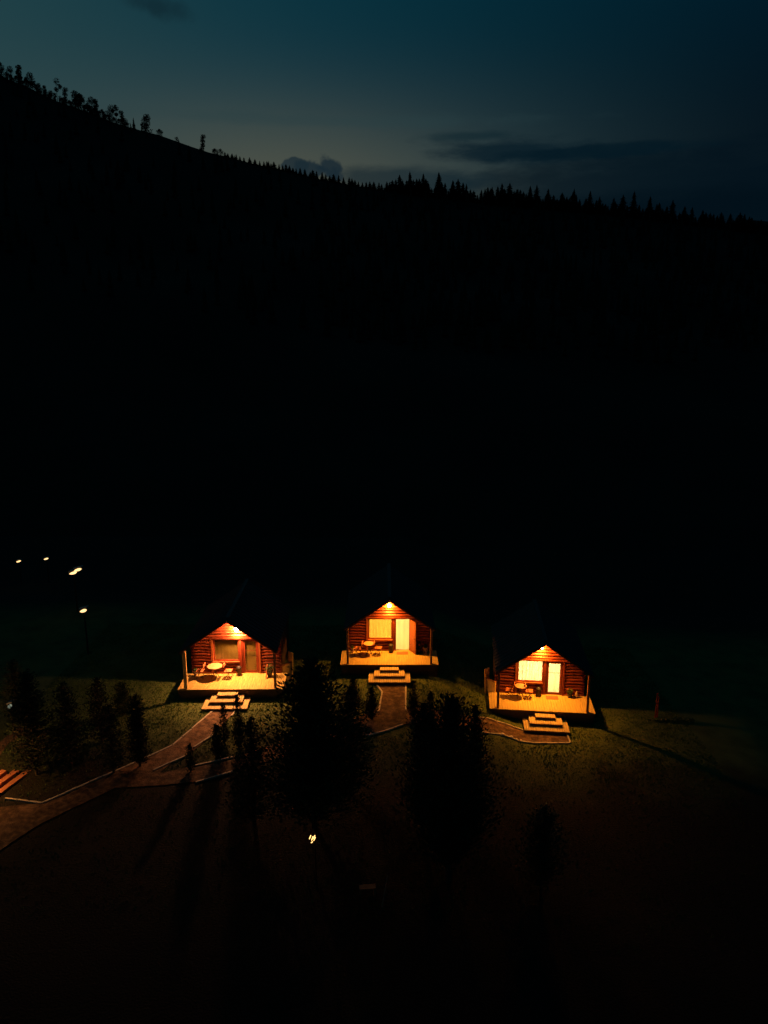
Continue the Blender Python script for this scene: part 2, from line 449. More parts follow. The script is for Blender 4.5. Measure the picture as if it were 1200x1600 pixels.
def cabin(name, px, py, dpt, yaw, label, lit, lamp_dx=0, lamp_z=3.0, door_open=False):
    u = (px - 600) / FPX; v = (py - 800) / FPX
    p = Vector((0, 0, CAM_Z)) + ray(px, py) * dpt
    cy, sy = math.cos(yaw), math.sin(yaw)
    # origin below the middle of the front wall
    ox = p.x - sy * DD; oy = p.y + cy * DD; oz = p.z - ZT
    R = empty(name, (ox, oy, oz), yaw, label=label, cat='cabin', group='log cabins with porch decks')
    Z = ZT
    # deck
    mb = MB(); x = -2.9
    while x < 2.88:
        mb.box(x, x + .136, -DD, .06, Z - .04 + random.uniform(-.003, .003), Z + random.uniform(-.003, .003)); x += .145
    o = mb.build('deck_boards', M['deck'], R); o['kind'] = 'stuff'
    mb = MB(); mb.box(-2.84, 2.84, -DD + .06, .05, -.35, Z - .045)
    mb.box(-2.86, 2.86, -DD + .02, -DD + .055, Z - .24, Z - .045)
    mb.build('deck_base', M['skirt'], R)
    # posts, beams
    for s in (-1, 1):
        pale = lamp_dx and s < 0; hw_ = .095 if pale else .065  # paler wood on one post imitates lamplight falling on it
        mb = MB(); mb.box(s*2.45-hw_, s*2.45+hw_, -DD+.06, -DD+.19, Z+.002, Z+EZ-.1)
        mb.build('post', M['tread' if pale else 'post'], R, bevel=.01)
        MB().beam((s*2.45, -DD-.08, Z+EZ-.05), (s*2.45, 4.6, Z+EZ-.05), .12, .12).build('eave_beam', M['fascia'], R)
    # roof: two sheets with standing seams, ridge cap, rake boards
    f, b, e = -DD - .12, 4.75, 2.66
    for s in (-1, 1):
        zr, ze = Z + RZ + .06, Z + RZ + .06 - SL * e
        mb = MB()
        vs = [(0, f, zr), (s*e, f, ze), (s*e, b, ze), (0, b, zr), (0, f, zr+.05), (s*e, f, ze+.05), (s*e, b, ze+.05), (0, b, zr+.05)]
        mb.add(vs, [(0,3,2,1),(4,5,6,7),(0,1,5,4),(1,2,6,5),(2,3,7,6),(3,0,4,7)])
        y = f + .05
        while y < b:
            mb.beam((s*.03, y, zr+.06-SL*.03), (s*e, y, ze+.06), .03, .04); y += .42
        mb.build('roof_sheet', M['roof'], R)
        mb = MB(); q = [(s*.001, zr-.09), (s*e, ze-.09), (s*e, ze+.06), (s*.001, zr+.06)]
        mb.add([(x_, f-.034, z_) for x_, z_ in q] + [(x_, f-.003, z_) for x_, z_ in q], [(0,1,2,3),(7,6,5,4),(0,4,5,1),(1,5,6,2),(2,6,7,3),(3,7,4,0)])
        mb.build('rake_board', M['skirt'], R)
    MB().beam((0, f+.22, Z+RZ+.135), (0, b, Z+RZ+.135), .22, .05).build('ridge_cap', M['roof'], R)
    # walls
    W = 2.45
    mb = MB()   # backing board behind the logs with window and door openings
    zs0, zs1 = Z - .02, Z + 2.05
    for x0, x1, z0, z1 in ((-W, -1.28, 0, 2.16), (1.27, W, 0, 2.16), (-1.28, .16, 0, .78), (.16, .37, 0, 2.16), (-1.28, .16, 2.07, 2.16), (.37, 1.27, 2.07, 2.16)):
        mb.box(x0, x1, .10, .16, Z + z0, Z + z1)
    k = (RZ - 2.16) / SL
    mb.add([(-k, .10, Z+2.163), (k, .10, Z+2.163), (0, .10, Z+RZ), (-k, .16, Z+2.163), (k, .16, Z+2.163), (0, .16, Z+RZ)], [(0,1,2),(5,4,3),(0,3,4,1),(1,4,5,2),(2,5,3,0)])
    mb.build('wall', M['skirt'], R)
    r = 0.0
    z = .095
    while z < RZ - .12:
        hw = min(W + .12, (RZ - z) / SL - .02)
        if z < 2.10:
            if z < .76: segs = [(-hw, -1.40), (-1.24, .20), (1.42, hw)]
            else: segs = [(-hw, -1.40), (1.42, hw)]
        elif z < 2.2: segs = [(-hw, -1.46), (1.48, hw)]
        else: segs = [(-hw, hw)]
        for a, c in segs:
            if c - a < .12: continue
            put_mesh('log', log_me, R, ((a+c)/2, .02 + random.uniform(-.008, .008), Z + z + random.uniform(-.004, .004)), (random.uniform(0, 6), 0, 0), (c - a, 1, 1))
        z += .183
    # side and rear walls of stacked logs, joined
    for s in (-1, 1):
        mb = MB(); z = .095
        while z < 2.2:
            mb.cyl((s*(W-.02), .14, Z+z-.09), (s*(W-.02), 4.5, Z+z-.09), .1, n=8); z += .183
        mb.box(s*(W-.07)-.03, s*(W-.07)+.03, .16, 4.5, -.3, Z+2.2)
        mb.build('side_wall', M['skirt'], R)  # darker wood than the front logs, imitating shade on the sides
    mb = MB(); mb.box(-W, W, 4.5, 4.56, -.3, Z+2.2)
    mb.add([(-2.55, 4.5, Z+2.2), (2.55, 4.5, Z+2.2), (0, 4.5, Z+RZ), (-2.55, 4.56, Z+2.2), (2.55, 4.56, Z+2.2), (0, 4.56, Z+RZ)], [(0,1,2),(5,4,3),(0,3,4,1),(1,4,5,2),(2,5,3,0)])
    mb.build('rear_wall', M['log'], R)
    mb = MB(); mb.box(-W+.1, W-.1, .17, 4.45, Z+2.25, Z+2.3); mb.box(-W+.1, W-.1, .17, 4.45, Z-.08, Z-.02); mb.box(-W+.1, W-.1, 4.40, 4.44, Z, Z+2.25)
    mb.build('room_lining', M['plaster'], R)
    # trims
    MB().box(-1.40, -1.28, -.10, .09, Z+.002, Z+2.12).build('corner_board', M['frame_pale'], R)
    MB().box(1.30, 1.40, -.10, .09, Z+.002, Z+2.12).build('corner_board', M['frame_pale' if lamp_dx else 'frame'], R)
    MB().box(-1.50, 1.50, -.11, .08, Z+2.125, Z+2.205).build('lintel', M['log'], R)
    MB().box(.20, .34, -.07, .09, Z+.002, Z+2.12).build('mullion_board', M['frame'], R)
    # window
    wf = MB()
    for a in ((-1.275,-1.215,.74,2.11),(.125,.185,.74,2.11),(-1.215,.125,2.05,2.11),(-1.215,.125,.74,.81)):
        wf.box(a[0], a[1], -.03, .07, Z+a[2], Z+a[3])
    wf = wf.build('window', M['frame'], R)
    MB().box(-1.33, .19, -.13, -.032, Z+.70, Z+.745).build('window_sill', M['frame_pale'], wf)
    MB().box(-1.213, .123, .03, .036, Z+.812, Z+2.048).build('pane', M['glass'] if lit else M['glass_d'], wf)
    def drape(x0, x1, z0, z1, nm, m_, par, amp=.028, fr=22):
        yy = .23 if lit else .07
        if not lit: x0, x1, amp = max(x0, -1.21), min(x1, 1.22), amp * .16
        mb = MB(); n = 90; rows = 7
        for j in range(rows + 1):
            for i in range(n + 1):
                x = x0 + (x1 - x0) * i / n
                mb.v.append((x, yy + amp * (math.sin(x * fr + .6 * math.sin(x * 7)) * (.6 + .4 * j / rows)) , z0 + (z1 - z0) * (1 - j / rows)))
        for j in range(rows):
            for i in range(n):
                q = j * (n + 1) + i; mb.f.append((q, q + 1, q + n + 2, q + n + 1))
        return mb.build(nm, m_, par, smooth=True)
    cm = {0: 'curtain_d', 1: 'curtain', 2: 'curtain_w'}[lit]
    drape(-1.30, -.56, Z+.70, Z+2.14, 'curtain', M[cm], wf, fr=26)
    drape(-.57, .18 if lit else .12, Z+.70, Z+2.14, 'curtain', M[cm], wf, fr=31)
    # door
    df = MB()
    for a in ((.36,.415,.0,2.12),(1.225,1.285,.0,2.12),(.415,1.225,2.055,2.12)):
        df.box(a[0], a[1], -.04, .07, Z+a[2]+.003, Z+a[3])
    df = df.build('door', M['frame'], R)
    dr = MB()
    for a in ((0,.09,.02,2.04),(.72,.80,.02,2.04),(.09,.72,1.95,2.04),(.09,.72,.02,.15)):
        dr.box(a[0], a[1], -.022, .022, Z+a[2], Z+a[3])
    if door_open:
        MM = Matrix.Translation((1.285, -.05, 0)) @ Matrix.Rotation(math.radians(-62), 4, 'Z')
        mb = MB(); mb.box(0, .68, -.02, .02, Z+.02, Z+2.04, MM)
        for zz in (.15, 1.1):
            mb.box(.10, .58, -.032, -.021, Z+zz, Z+zz+.8, MM)
        mb.build('door_leaf', M['frame_pale'], df)
        MB().box(.56, .62, -.09, -.035, Z+.98, Z+1.02, MM).build('handle', M['metal'], df)
    else:
        lf = dr.build('door_leaf', M['frame'], df); lf.location = (.42, .01, 0)
        MB().box(.50, 1.15, 0, .006, Z+.152, Z+1.948).build('door_pane', M['glass'] if lit else M['glass_d'], df)
        MB().box(.50, 1.14, -.012, -.002, Z+1.36, Z+1.385).build('glazing_bar', M['frame'], df)
        MB().cyl((1.17, -.06, Z+1.0), (1.17, -.06, Z+1.12), .012).build('handle', M['metal'], df)
    drape(.36 if lit else .42, 1.28, Z+.0, Z+2.14, 'door_curtain', M[{0:'curtain_d',1:'curtain_w',2:'curtain_w'}[lit]], df, .012, 17)
    # porch lamp on the gable
    lp = MB().cyl((lamp_dx, -.08, Z+lamp_z+.1), (lamp_dx, -.05, Z+lamp_z+.1), .07).build('porch_lamp', M['metal'], R)
    MB().cyl((lamp_dx, -.05, Z+lamp_z+.12), (lamp_dx, -.26, Z+lamp_z+.12), .015).build('lamp_arm', M['metal'], lp)
    put_mesh('bulb', bulb_me if lit else bulb_bright_me, lp, (lamp_dx, -.26, Z+lamp_z))
    ld_ = bpy.data.lights.new('added_porch_spot', 'SPOT'); ld_.energy = DOWN_POWER * (1.0 if lit else 1.75)  # added besides the bulb, throws extra light down onto deck and near lawn
    ld_.color = (1.0, .345, .035) if lit else (1.0, .41, .15)
    ld_.spot_size = math.radians(146); ld_.spot_blend = .9; ld_.shadow_soft_size = .06
    lo_ = bpy.data.objects.new('added_porch_spot', ld_); C.objects.link(lo_); lo_.parent = lp
    lo_.location = (lamp_dx, -.30, Z + lamp_z - .12); lo_.rotation_euler = (math.radians(-14), 0, 0)
    if lit:
        ro = put_mesh('room_lamp', room_me if lit == 1 else room_me_w, R, (-.1, 2.6, Z+1.55), scale=(1, 1, 1))
    return R

def steps(c, dx, label, widths=(1.1, 1.78, 2.42)):
    """three-tier boarded steps standing at the front of a deck"""
    m_ = c.matrix_basis
    S = empty('wooden_steps', m_ @ Vector((dx, -DD - .5, 0)), c.rotation_euler.z, label=label, cat='steps', group='three-tier steps in front of the cabins')
    z = ZT - .13; y1 = .48
    for i, w in enumerate(widths):
        dpt = (.42, .86, 1.32)[i]
        mb = MB(); x = -w / 2
        nb = int(w / .125)
        for k in range(nb):
            xx = -w/2 + k * w / nb
            mb.box(xx, xx + w/nb - .014, y1 - dpt, y1 - (0 if i == 0 else .0) - .002 * i, z - .045 + .0, z + random.uniform(-.004, .004))
        o = mb.build('tread', M['tread'], S); o['kind'] = 'stuff'
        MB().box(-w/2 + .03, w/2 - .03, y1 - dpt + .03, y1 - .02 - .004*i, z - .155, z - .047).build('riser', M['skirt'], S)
        z -= .165
    return S

c1 = cabin('log_cabin', 360, 1077, 40.4, math.radians(1), 'log cabin on the left with unlit window and closed dark glass door', 0, lamp_dx=.12, lamp_z=2.78)
c2 = cabin('log_cabin', 608.5, 1038.5, 43.3, 0, 'middle log cabin, lit yellow window and its door standing open', 1, door_open=True)
c3 = cabin('log_cabin', 847.5, 1111, 40.9, math.radians(-6), 'log cabin on the right with glowing white curtains and closed lit door', 2, lamp_z=3.03)
bpy.context.view_layer.update()
steps(c1, -.10, 'boarded steps under the unlit cabin, partly hidden by small dark conifers')
steps(c2, 0, 'boarded steps of the middle cabin, leading down to a short straight path')
steps(c3, .14, 'boarded steps of the right-hand cabin, beside the path lined with round stones')

# ---------------------------------------------------------------- porch furniture
def on(c, x, y, z=0): return c.matrix_basis @ Vector((x, y, ZT + z))
def round_table(c, x, y, label, r=.36):
    T = empty('round_table', on(c, x, y), c.rotation_euler.z, label=label, cat='table', group='round porch tables')
    MB().lathe([(r-.01, .70), (r, .705), (r, .73), (r-.01, .735)], n=24).build('table_top', M['table'], T)
    for a in (45, 135, 225, 315):
        ca, sa = math.cos(math.radians(a)), math.sin(math.radians(a))
        MB().cyl((ca*.26, sa*.26, .0), (-ca*.16, -sa*.16, .70), .014, n=6).build('leg', M['metal'], T)
    return T
def chair(c, x, y, rz, label):
    T = empty('porch_chair', on(c, x, y), c.rotation_euler.z + rz, label=label, cat='chair', group='slatted porch chairs')
    mb = MB()
    for k in range(5): mb.box(-.21, .21, -.20+k*.082, -.13+k*.082, .44, .46)
    mb.build('seat', M['seat'], T)
    mb = MB()
    for k in range(2): mb.box(-.21, .21, .225+.02*k, .245+.02*k, .68+k*.11, .77+k*.11)
    mb.build('backrest', M['seat'], T)
    for s in (-1, 1):
        MB().cyl((s*.215, -.20, 0), (s*.215, .26, .90), .012, n=6).build('leg', M['metal'], T)
        MB().cyl((s*.19, .22, 0), (s*.19, -.19, .44), .012, n=6).build('leg', M['metal'], T)
    return T
def leaf_clump(mb, c, r, n, sz, flat=1.0):
    for _ in range(n):
        d = Vector((random.gauss(0, 1), random.gauss(0, 1), random.gauss(0, 1))).normalized() * r * random.random() ** .4
        d.z *= flat; p = Vector(c) + d
        a = Vector((random.uniform(-1, 1), random.uniform(-1, 1), random.uniform(-1, 1))).normalized() * sz
        b = a.orthogonal().normalized() * sz * .45
        o = len(mb.v); mb.v += [tuple(p - a), tuple(p + b), tuple(p + a), tuple(p - b)]; mb.f.append((o, o+1, o+2, o+3))
def pot_plant(c, x, y, label, pale=False, h=.3, r=.14, fol=.22, flowers=0):
    T = empty('potted_plant', on(c, x, y), 0, label=label, cat='potted plant', group='potted plants on the porches')
    MB().lathe([(r*.7, 0), (r, h*.9), (r*1.1, h*.92), (r*1.1, h), (r*.9, h)], n=12).build('pot', M['pot_pale' if pale else 'pot_dark'], T, smooth=False)
    if fol:
        mb = MB(); leaf_clump(mb, (0, 0, h+fol*.7), fol, 170, .05, 1.1); mb.build('foliage', M['leaf'], T)
    if flowers:
        mb = MB()
        for _ in range(flowers):
            a = random.uniform(0, 6.28); q = random.uniform(0, fol*.8)
            leaf_clump(mb, (math.cos(a)*q, math.sin(a)*q, h+fol*1.35), .035, 8, .03)
        mb.build('flowers', M['flower'], T)
    return T
def doormat(c, x, label):
    o = MB().box(-.34, .34, -.2, .2, 0.006, .022).build('doormat', M['mat_']); o.location = on(c, x, -.42); o.rotation_euler.z = c.rotation_euler.z
    tag(o, label, 'doormat', 'doormats')
def bin_(c, x, label):
    T = empty('waste_bin', on(c, x, -.28), 0, label=label, cat='bin', group='dark bins beside the doors')
    MB().lathe([(.13, .004), (.15, .42), (.15, .44)], n=14).build('body', M['pot_dark'], T)
    MB().lathe([(.16, .442), (.16, .47), (.09, .54), (.03, .56)], n=14).build('lid', M['metal'], T)

round_table(c1, -1.12, -.62, 'round tan table on the porch of the unlit cabin', .42)
chair(c1, -1.95, -.60, math.radians(-95), 'slatted chair left of the round table at the unlit cabin')
chair(c1, -.35, -.62, math.radians(85), 'slatted chair right of the round table at the unlit cabin')
bin_(c1, .18, 'dark bin on the porch of the cabin without a lit window')
pot_plant(c1, 1.95, -.5, 'dark potted plant at the right end of the unlit cabin porch', False, .3, .16, .26)
pot_plant(c1, -2.3, -.35, 'pale pot in the left corner of the unlit cabin porch', True, .3, .12, .1)
ld = empty('leaning_board', on(c1, 1.72, -.62), .5, label='pale board leaning beside the potted plant at the unlit cabin', cat='board')
MB().beam((0, -.12, .01), (.22, .25, .66), .20, .025, (1, 0, 0)).build('panel', M['frame_pale'], ld)

round_table(c2, -1.22, -.62, 'round tan table under the yellow lit window', .34)
chair(c2, -1.88, -.66, math.radians(-100), 'slatted chair left of the table under the yellow window')
chair(c2, -.66, -.62, math.radians(82), 'slatted chair right of the table under the yellow window')
bin_(c2, .10, 'dark bin between the yellow window and the open door')
doormat(c2, .80, 'brown doormat in front of the open door')
pot_plant(c2, -2.25, -.30, 'small pale pot in the left corner of the middle porch', True, .28, .11, .08)
pot_plant(c2, 1.80, -.35, 'dark flowering plant in a pot right of the open door', False, .26, .15, .24, 6)
pot_plant(c2, 2.22, -.28, 'pale round pot at the right end of the middle porch', True, .32, .15, .12)

round_table(c3, -1.10, -.55, 'round tan table under the white curtained window', .33)
chair(c3, -1.72, -.52, math.radians(-100), 'slatted chair left of the table under the white curtained window')
chair(c3, -.60, -.55, math.radians(82), 'slatted chair right of the table under the white curtained window')
bin_(c3, -.05, 'dark bin between the white window and the closed lit door')
doormat(c3, .72, 'brown doormat in front of the closed lit door')
pot_plant(c3, 1.72, -.25, 'dark potted plant with red flowers on the right-hand porch', False, .26, .14, .17, 5)
vs = tag(MB().lathe([(.07, .0), (.10, .10), (.09, .22), (.04, .32), (.045, .36)], n=14).build('vase', M['pot_pale'], smooth=True), 'pale narrow vase standing near the right porch post', 'vase')
vs.location = on(c3, 2.12, -.2)

# pale timber screens standing beside the cabins
def screen(px, py, s, label):
    p = gp(px, py)
    T = empty('timber_screen', p, -s * math.radians(48), label=label, cat='screen', group='pale timber screens beside the cabins')
    MB().beam((-s*.30, .10, -.1), (-s*.40, .10, 1.6), .05, .42, (0, 1, 0)).build('tall_board', M['tread'], T)
    mb = MB(); mb.box(-.34, .34, -.02, .06, -.1, 1.0); mb.build('low_panel', M['tread'], T)
    MB().box(-.37, .37, -.04, .08, 1.002, 1.05).build('cap', M['post'], T)
screen(449, 1063, -1, 'pale timber screen at the right side of the unlit cabin')
screen(766, 1088, 1, 'pale timber screen at the left side of the right-hand cabin')

# round stones along the path
for i, (x, y, r, lb) in enumerate([(785, 1150, .125, 'largest pale round stone on the path edge, leftmost'), (799, 1154, .11, 'second pale stone on the path edge'),
                      (807, 1157, .06, 'smaller of the two middle pebbles on the path edge'), (814, 1159, .055, 'small pale pebble nearest the steps on the path edge')]):
    p = gp(x, y); mb = MB(); n = 10
    mb.lathe([(r*.8, -r*.4), (r, .1*r), (r*.9, r*.32), (r*.6, r*.5), (r*.2, r*.56)], n=n)
    mb.v = [(a*random.uniform(.9, 1.1), b*random.uniform(.9, 1.1), c_) for a, b, c_ in mb.v]
    o = mb.build('garden_stone', M['pebble']); o.location = p + Vector((0, .04, .07)); tag(o, lb, 'stone', 'stones along the path')

# ---------------------------------------------------------------- conifers
def conifer_mesh(h, r, n_whorl, n_br, sz, rise=.15, power=.8, seed=0, dens=14, ragged=.25, base=.08, droop=.0):
    rd = random.Random(seed); mb = MB(); br = MB()
    for i in range(n_whorl):
        t = (i + rd.uniform(-.3, .3)) / n_whorl
        t = min(max(t, 0), .985)
        z = h * (base + (1 - base) * t)
        R_ = r * ((1 - t) ** power) * (1 - math.exp(-(t + .12) * 14)) + .02
        for k in range(n_br):
            a = rd.uniform(0, 2 * PI); L = R_ * rd.uniform(1 - ragged, 1 + ragged * .6)
            dz = L * rd.uniform(rise - .15, rise + .2)
            tip = Vector((math.cos(a) * L, math.sin(a) * L, z + dz)); root = Vector((0, 0, z))
            if L > .25: br.cyl(root, root.lerp(tip, .85), .012 * h / 3, .004, n=4)
            m_ = max(3, int(dens * L / r))
            for q in range(m_):
                s = (q + .7) / m_; p = root.lerp(tip, s); p.z -= droop * s * s * L
                spr = (.10 + .22 * L * (1 - .5 * s))
                p += Vector((rd.gauss(0, spr * .4), rd.gauss(0, spr * .4), rd.gauss(0, spr * .3)))
                d = Vector((math.cos(a), math.sin(a), rise + rd.uniform(-.3, .5))) + Vector((rd.gauss(0, .6), rd.gauss(0, .6), rd.gauss(0, .4)))
                d = d.normalized() * sz * rd.uniform(.7, 1.4); b = d.orthogonal().normalized() * sz * .35
                b = Matrix.Rotation(rd.uniform(0, 6.28), 3, d) @ b
                o = len(mb.v); mb.v += [tuple(p - d * .5), tuple(p + b), tuple(p + d * .8), tuple(p - b)]
                mb.f += [(o, o+1, o+2), (o, o+2, o+3)]
    # leader shoot
    for q in range(int(n_whorl * 1.2)):
        z = h * rd.uniform(.9, 1.0); d = Vector((rd.gauss(0, .3), rd.gauss(0, .3), 1)).normalized() * sz
        p = Vector((rd.gauss(0, .02), rd.gauss(0, .02), z)); b = d.orthogonal().normalized() * sz * .3
        o = len(mb.v); mb.v += [tuple(p - d * .5), tuple(p + b), tuple(p + d * .6), tuple(p - b)]; mb.f += [(o, o+1, o+2), (o, o+2, o+3)]
    return mb, br
def tree(px, yb, yt, half, label, cat, name='conifer_tree', group=None, seed=0, dense=1.0, **k):
    p = gp(px, yb); r = ray(px, yb); d = (p - Vector((0, 0, CAM_Z))).length / r.length
    # height so that the top shows at yt in the standing plane
    rt = ray(px, yt); h = CAM_Z + rt.z * (p.y / rt.y) - p.z
    R_ = half / FPX * d
    sz = max(.06, min(.16, .05 + .035 * R_))
    nw = int(14 + h * 5 * dense); nb = int((7 + R_ * 5) * dense)
    mb, br = conifer_mesh(h, R_, nw, nb, sz, seed=seed, dens=int(5 + 7 * R_), **k)
    T = empty(name, p - Vector((0, 0, .05)), random.uniform(0, 6), label=label, cat=cat, group=group)
    tr = MB().cyl((0, 0, -.1), (0, 0, h * .93), max(.02, h * .018), .008, n=8).build('trunk', M['bark'], T)
    br.build('limbs', M['bark'], tr)
    mb.build('crown', M['needle'], T)
    return T
G1 = 'young trees on the lawn'
tree(492, 1292, 1030, 88, 'largest dark tree, between the unlit cabin and the middle cabin', 'tree', group=G1, seed=1, power=.6, rise=.45, ragged=.55, dense=1.15)
tree(398, 1290, 1120, 42, 'dark bushy tree covering the path below the unlit cabin', 'tree', group=G1, seed=2, power=.5, rise=.35, ragged=.4)
tree(548, 1240, 1072, 42, 'dark tree left of the straight path to the middle cabin', 'tree', group=G1, seed=3, power=.55, rise=.35, ragged=.4)
tree(660, 1300, 1098, 42, 'young pine with upright shoots right of the straight path', 'tree', 'pine_tree', G1, 4, 1.1, power=.55, rise=.9, ragged=.45)
tree(700, 1375, 1088, 74, 'broad young pine in front of the path to the right-hand cabin', 'tree', 'pine_tree', G1, 5, 1.1, power=.6, rise=1.0, ragged=.55)
tree(737, 1300, 1100, 34, 'narrow young pine left of the round stones', 'tree', 'pine_tree', G1, 6, 1.1, power=.55, rise=.9, ragged=.4)
tree(845, 1390, 1262, 46, 'low dark pine on the dim lawn below the right-hand cabin', 'tree', 'pine_tree', G1, 7, power=.55, rise=.7, ragged=.4)
tree(58, 1210, 1048, 44, 'dark round tree at the left behind the plank steps', 'tree', group=G1, seed=9, power=.5, rise=.35)
tree(112, 1200, 1066, 36, 'dark tree standing second from the left edge', 'tree', group=G1, seed=10, power=.5, rise=.3)
tree(160, 1160, 1058, 28, 'dark tree left of the lit lawn', 'tree', group=G1, seed=11, power=.55, rise=.3, ragged=.4)
tree(219, 1198, 1086, 19, 'narrow dark conifer at the left edge of the lit lawn', 'tree', group=G1, seed=12, power=.35, rise=.5, dense=1.6)
tree(178, 1208, 1100, 26, 'dark tree beside the path between the two lit lawns', 'tree', group=G1, seed=14, power=.5, rise=.4)
tree(30, 1130, 1030, 30, 'dark tree behind the dim lamp at the left', 'tree', group=G1, seed=15, power=.5, rise=.3)
tree(192, 1118, 1066, 17, 'added dark bush shading the lawn left of the unlit cabin', 'tree', group=G1, seed=16, power=.4, rise=.4, dense=1.5)  # added to block lamplight from the grass further left
G2 = 'small clipped conifers beside the paths'
def shrub(px, yb, yt, half, label, seed):
    tree(px, yb, yt, half, label, 'shrub', 'dwarf_conifer', G2, seed, 1.5, power=.75, rise=1.3, ragged=.12, base=.02)
shrub(351, 1160, 1098, 9, 'slim little conifer at the foot of the unlit cabin steps', 21)
shrub(374, 1168, 1084, 12, 'taller little conifer hiding the right of the unlit cabin steps', 22)
shrub(340, 1185, 1132, 13, 'squat little conifer below the unlit cabin steps', 23)
shrub(298, 1206, 1163, 8, 'little conifer standing alone where the paths fork', 24)
shrub(645, 1120, 1063, 11, 'little pointed conifer right of the straight path kerb', 25)
shrub(672, 1158, 1080, 14, 'pointed conifer between the straight path and the pines', 26)
shrub(580, 1124, 1074, 13, 'little conifer left of the straight path kerb', 27)
shrub(552, 1112, 1060, 15, 'little conifer below the left corner of the middle deck', 28)

# low flowering plants by the posts at the right
fb = empty('flower_bed', gp(1050, 1128), label='low plants with pale specks at the foot of the twin posts', cat='plants')
mb = MB(); fl = MB()
for k in range(9):
    leaf_clump(mb, (-.9 + k*.25, random.uniform(-.1, .1), .13), .15, 70, .05)
    leaf_clump(fl, (-.9 + k*.25, random.uniform(-.15, .1), .22), .05, 5, .025)
mb.build('foliage', M['leaf'], fb); fl.build('flowers', M['stone'], fb)
tp = empty('wooden_posts', gp(1024, 1122), label='pair of reddish wooden posts on the lawn edge at the right', cat='posts')
MB().cyl((0, 0, -.1), (.0, 0, 1.55), .055, .05, 8).build('post', M['log'], tp)
MB().cyl((.14, .12, -.1), (.15, .12, 1.25), .045, .04, 8).build('post', M['log'], tp)
MB().cyl((-.05, .06, .95), (.2, .06, .95), .02, .02, 6).build('rail', M['log'], tp)

# plank steps and off-picture path lamp at the left
a = gp(-8, 1246); b = gp(46, 1204); d = (b - a); ln = d.length; d.normalize()
ps = empty('plank_steps', (a + b) / 2, math.atan2(d.y, d.x), label='long reddish plank steps cut off by the left picture edge', cat='steps')
for k in range(4):
    MB().box(-ln/2 - k*.35, ln/2 - k*.28, -.12 + k*.42, .16 + k*.42, -.1, .07 + k*.09).build('plank', M['brown'], ps, bevel=.008)
tl_p = gp(-50, 1238)
tl = empty('path_lamp', tl_p, label='lit path lamp just beyond the left picture edge', cat='lamp')
MB().cyl((0, 0, 0), (0, 0, 1.75), .04, .035).build('pole', M['metal'], tl)
MB().lathe([(.02, 1.93), (.2, 1.87), (.2, 1.85)], n=12).build('shade', M['metal'], tl)
m_tl = emis('path_bulb', (1.0, .42, .09), 1500)
MB().lathe([(.02,1.75),(.08,1.77),(.09,1.81),(.03,1.84)], n=12).build('bulb', m_tl, tl)

# cluster of filament bulbs among the dark trees
fx = gp(490, 1385)
gl = empty('garden_light', fx, label='cluster of small bright bulbs glowing below the largest dark tree', cat='lamp')
ty = ray(491, 1310); zt = CAM_Z + ty.z * (fx.y / ty.y) - fx.z
MB().cyl((.1, .05, 0), (.1, .05, zt + .35), .02, .015, 6).build('pole', M['metal'], gl)
MB().cyl((.1, .05, zt + .3), (-.02, 0, zt + .26), .01, .01, 6).build('arm', M['metal'], gl)
for (x, z, l) in ((-.09, .05, .15), (-.01, .0, .16), (.06, .06, .12), (.07, -.02, .13), (-.03, -.16, .05)):
    MB().cyl((x - .02, 0, zt + z - l/2), (x + .035, 0, zt + z + l/2), .016, .016, 8).build('bulb', M['string_bulb'], gl, smooth=True)
# reddish board and thin leaning stake in the dark foreground
bo = empty('low_bench', gp(574, 1400), .1, label='small reddish bench barely visible in the dark foreground', cat='bench')
MB().box(-.3, .3, -.12, .12, .36, .40).build('seat', M['seat'], bo)
for s in (-1, 1): MB().box(s*.26-.03, s*.26+.03, -.1, .1, 0, .358).build('leg', M['brown'], bo)
stp = gp(596, 1418)
st = MB().cyl((0, 0, -.1), (.22, .1, 1.25), .012, .01, 6).build('garden_stake', M['kerb']); st.location = stp
tag(st, 'thin pale stake leaning right in the dark foreground', 'stake')

# ---------------------------------------------------------------- valley lamps
def valley_lamp(px, py, label, m_, heads=((0, 0),), w=.26, h=3.0):
    r = ray(px, py); t = 30
    while t < 300:
        p = Vector((0, 0, CAM_Z)) + r * t
        if p.z < Hf(p.x, p.y) + h: break
        t += .25
    T = empty('street_lamp', (p.x, p.y, Hf(p.x, p.y)), 0, label=label, cat='lamp', group='lamps in the dark valley')
    hh = p.z - Hf(p.x, p.y)
    MB().cyl((0, .12, 0), (0, .12, hh + .1), .06, .04, 8).build('pole', M['metal'], T)
    for i, (dx, dz) in enumerate(heads):
        hd = MB().beam((dx - w - .05, .12, hh + dz + .10), (dx + w + .05, .12, hh + dz + .22), .3, .06).build('lamp_head', M['white_lamp'], T)
        mb = MB()
        n = 10; prof = [(-w, .03), (-w*.6, .08), (0, .11), (w*.6, .10), (w, .04)]
        for k, (x, rr) in enumerate(prof):
            for q in range(n):
                an = 2*PI*q/n; mb.v.append((dx + x, math.cos(an)*rr, hh + dz + x*.25 + math.sin(an)*rr*.9 - .02))
        for k in range(len(prof)-1):
            for q in range(n):
                j = (q+1) % n; mb.f.append((k*n+q, k*n+j, (k+1)*n+j, (k+1)*n+q))
        mb.f += [tuple(range(n)), tuple(range((len(prof)-1)*n, len(prof)*n))]
        mb.build('bulb', m_, hd, smooth=True)
valley_lamp(29, 877, 'lit valley lamp nearest the left picture edge', M['valley_bulb'])
valley_lamp(72, 873, 'lit valley lamp highest up, second from the left', M['valley_bulb'])
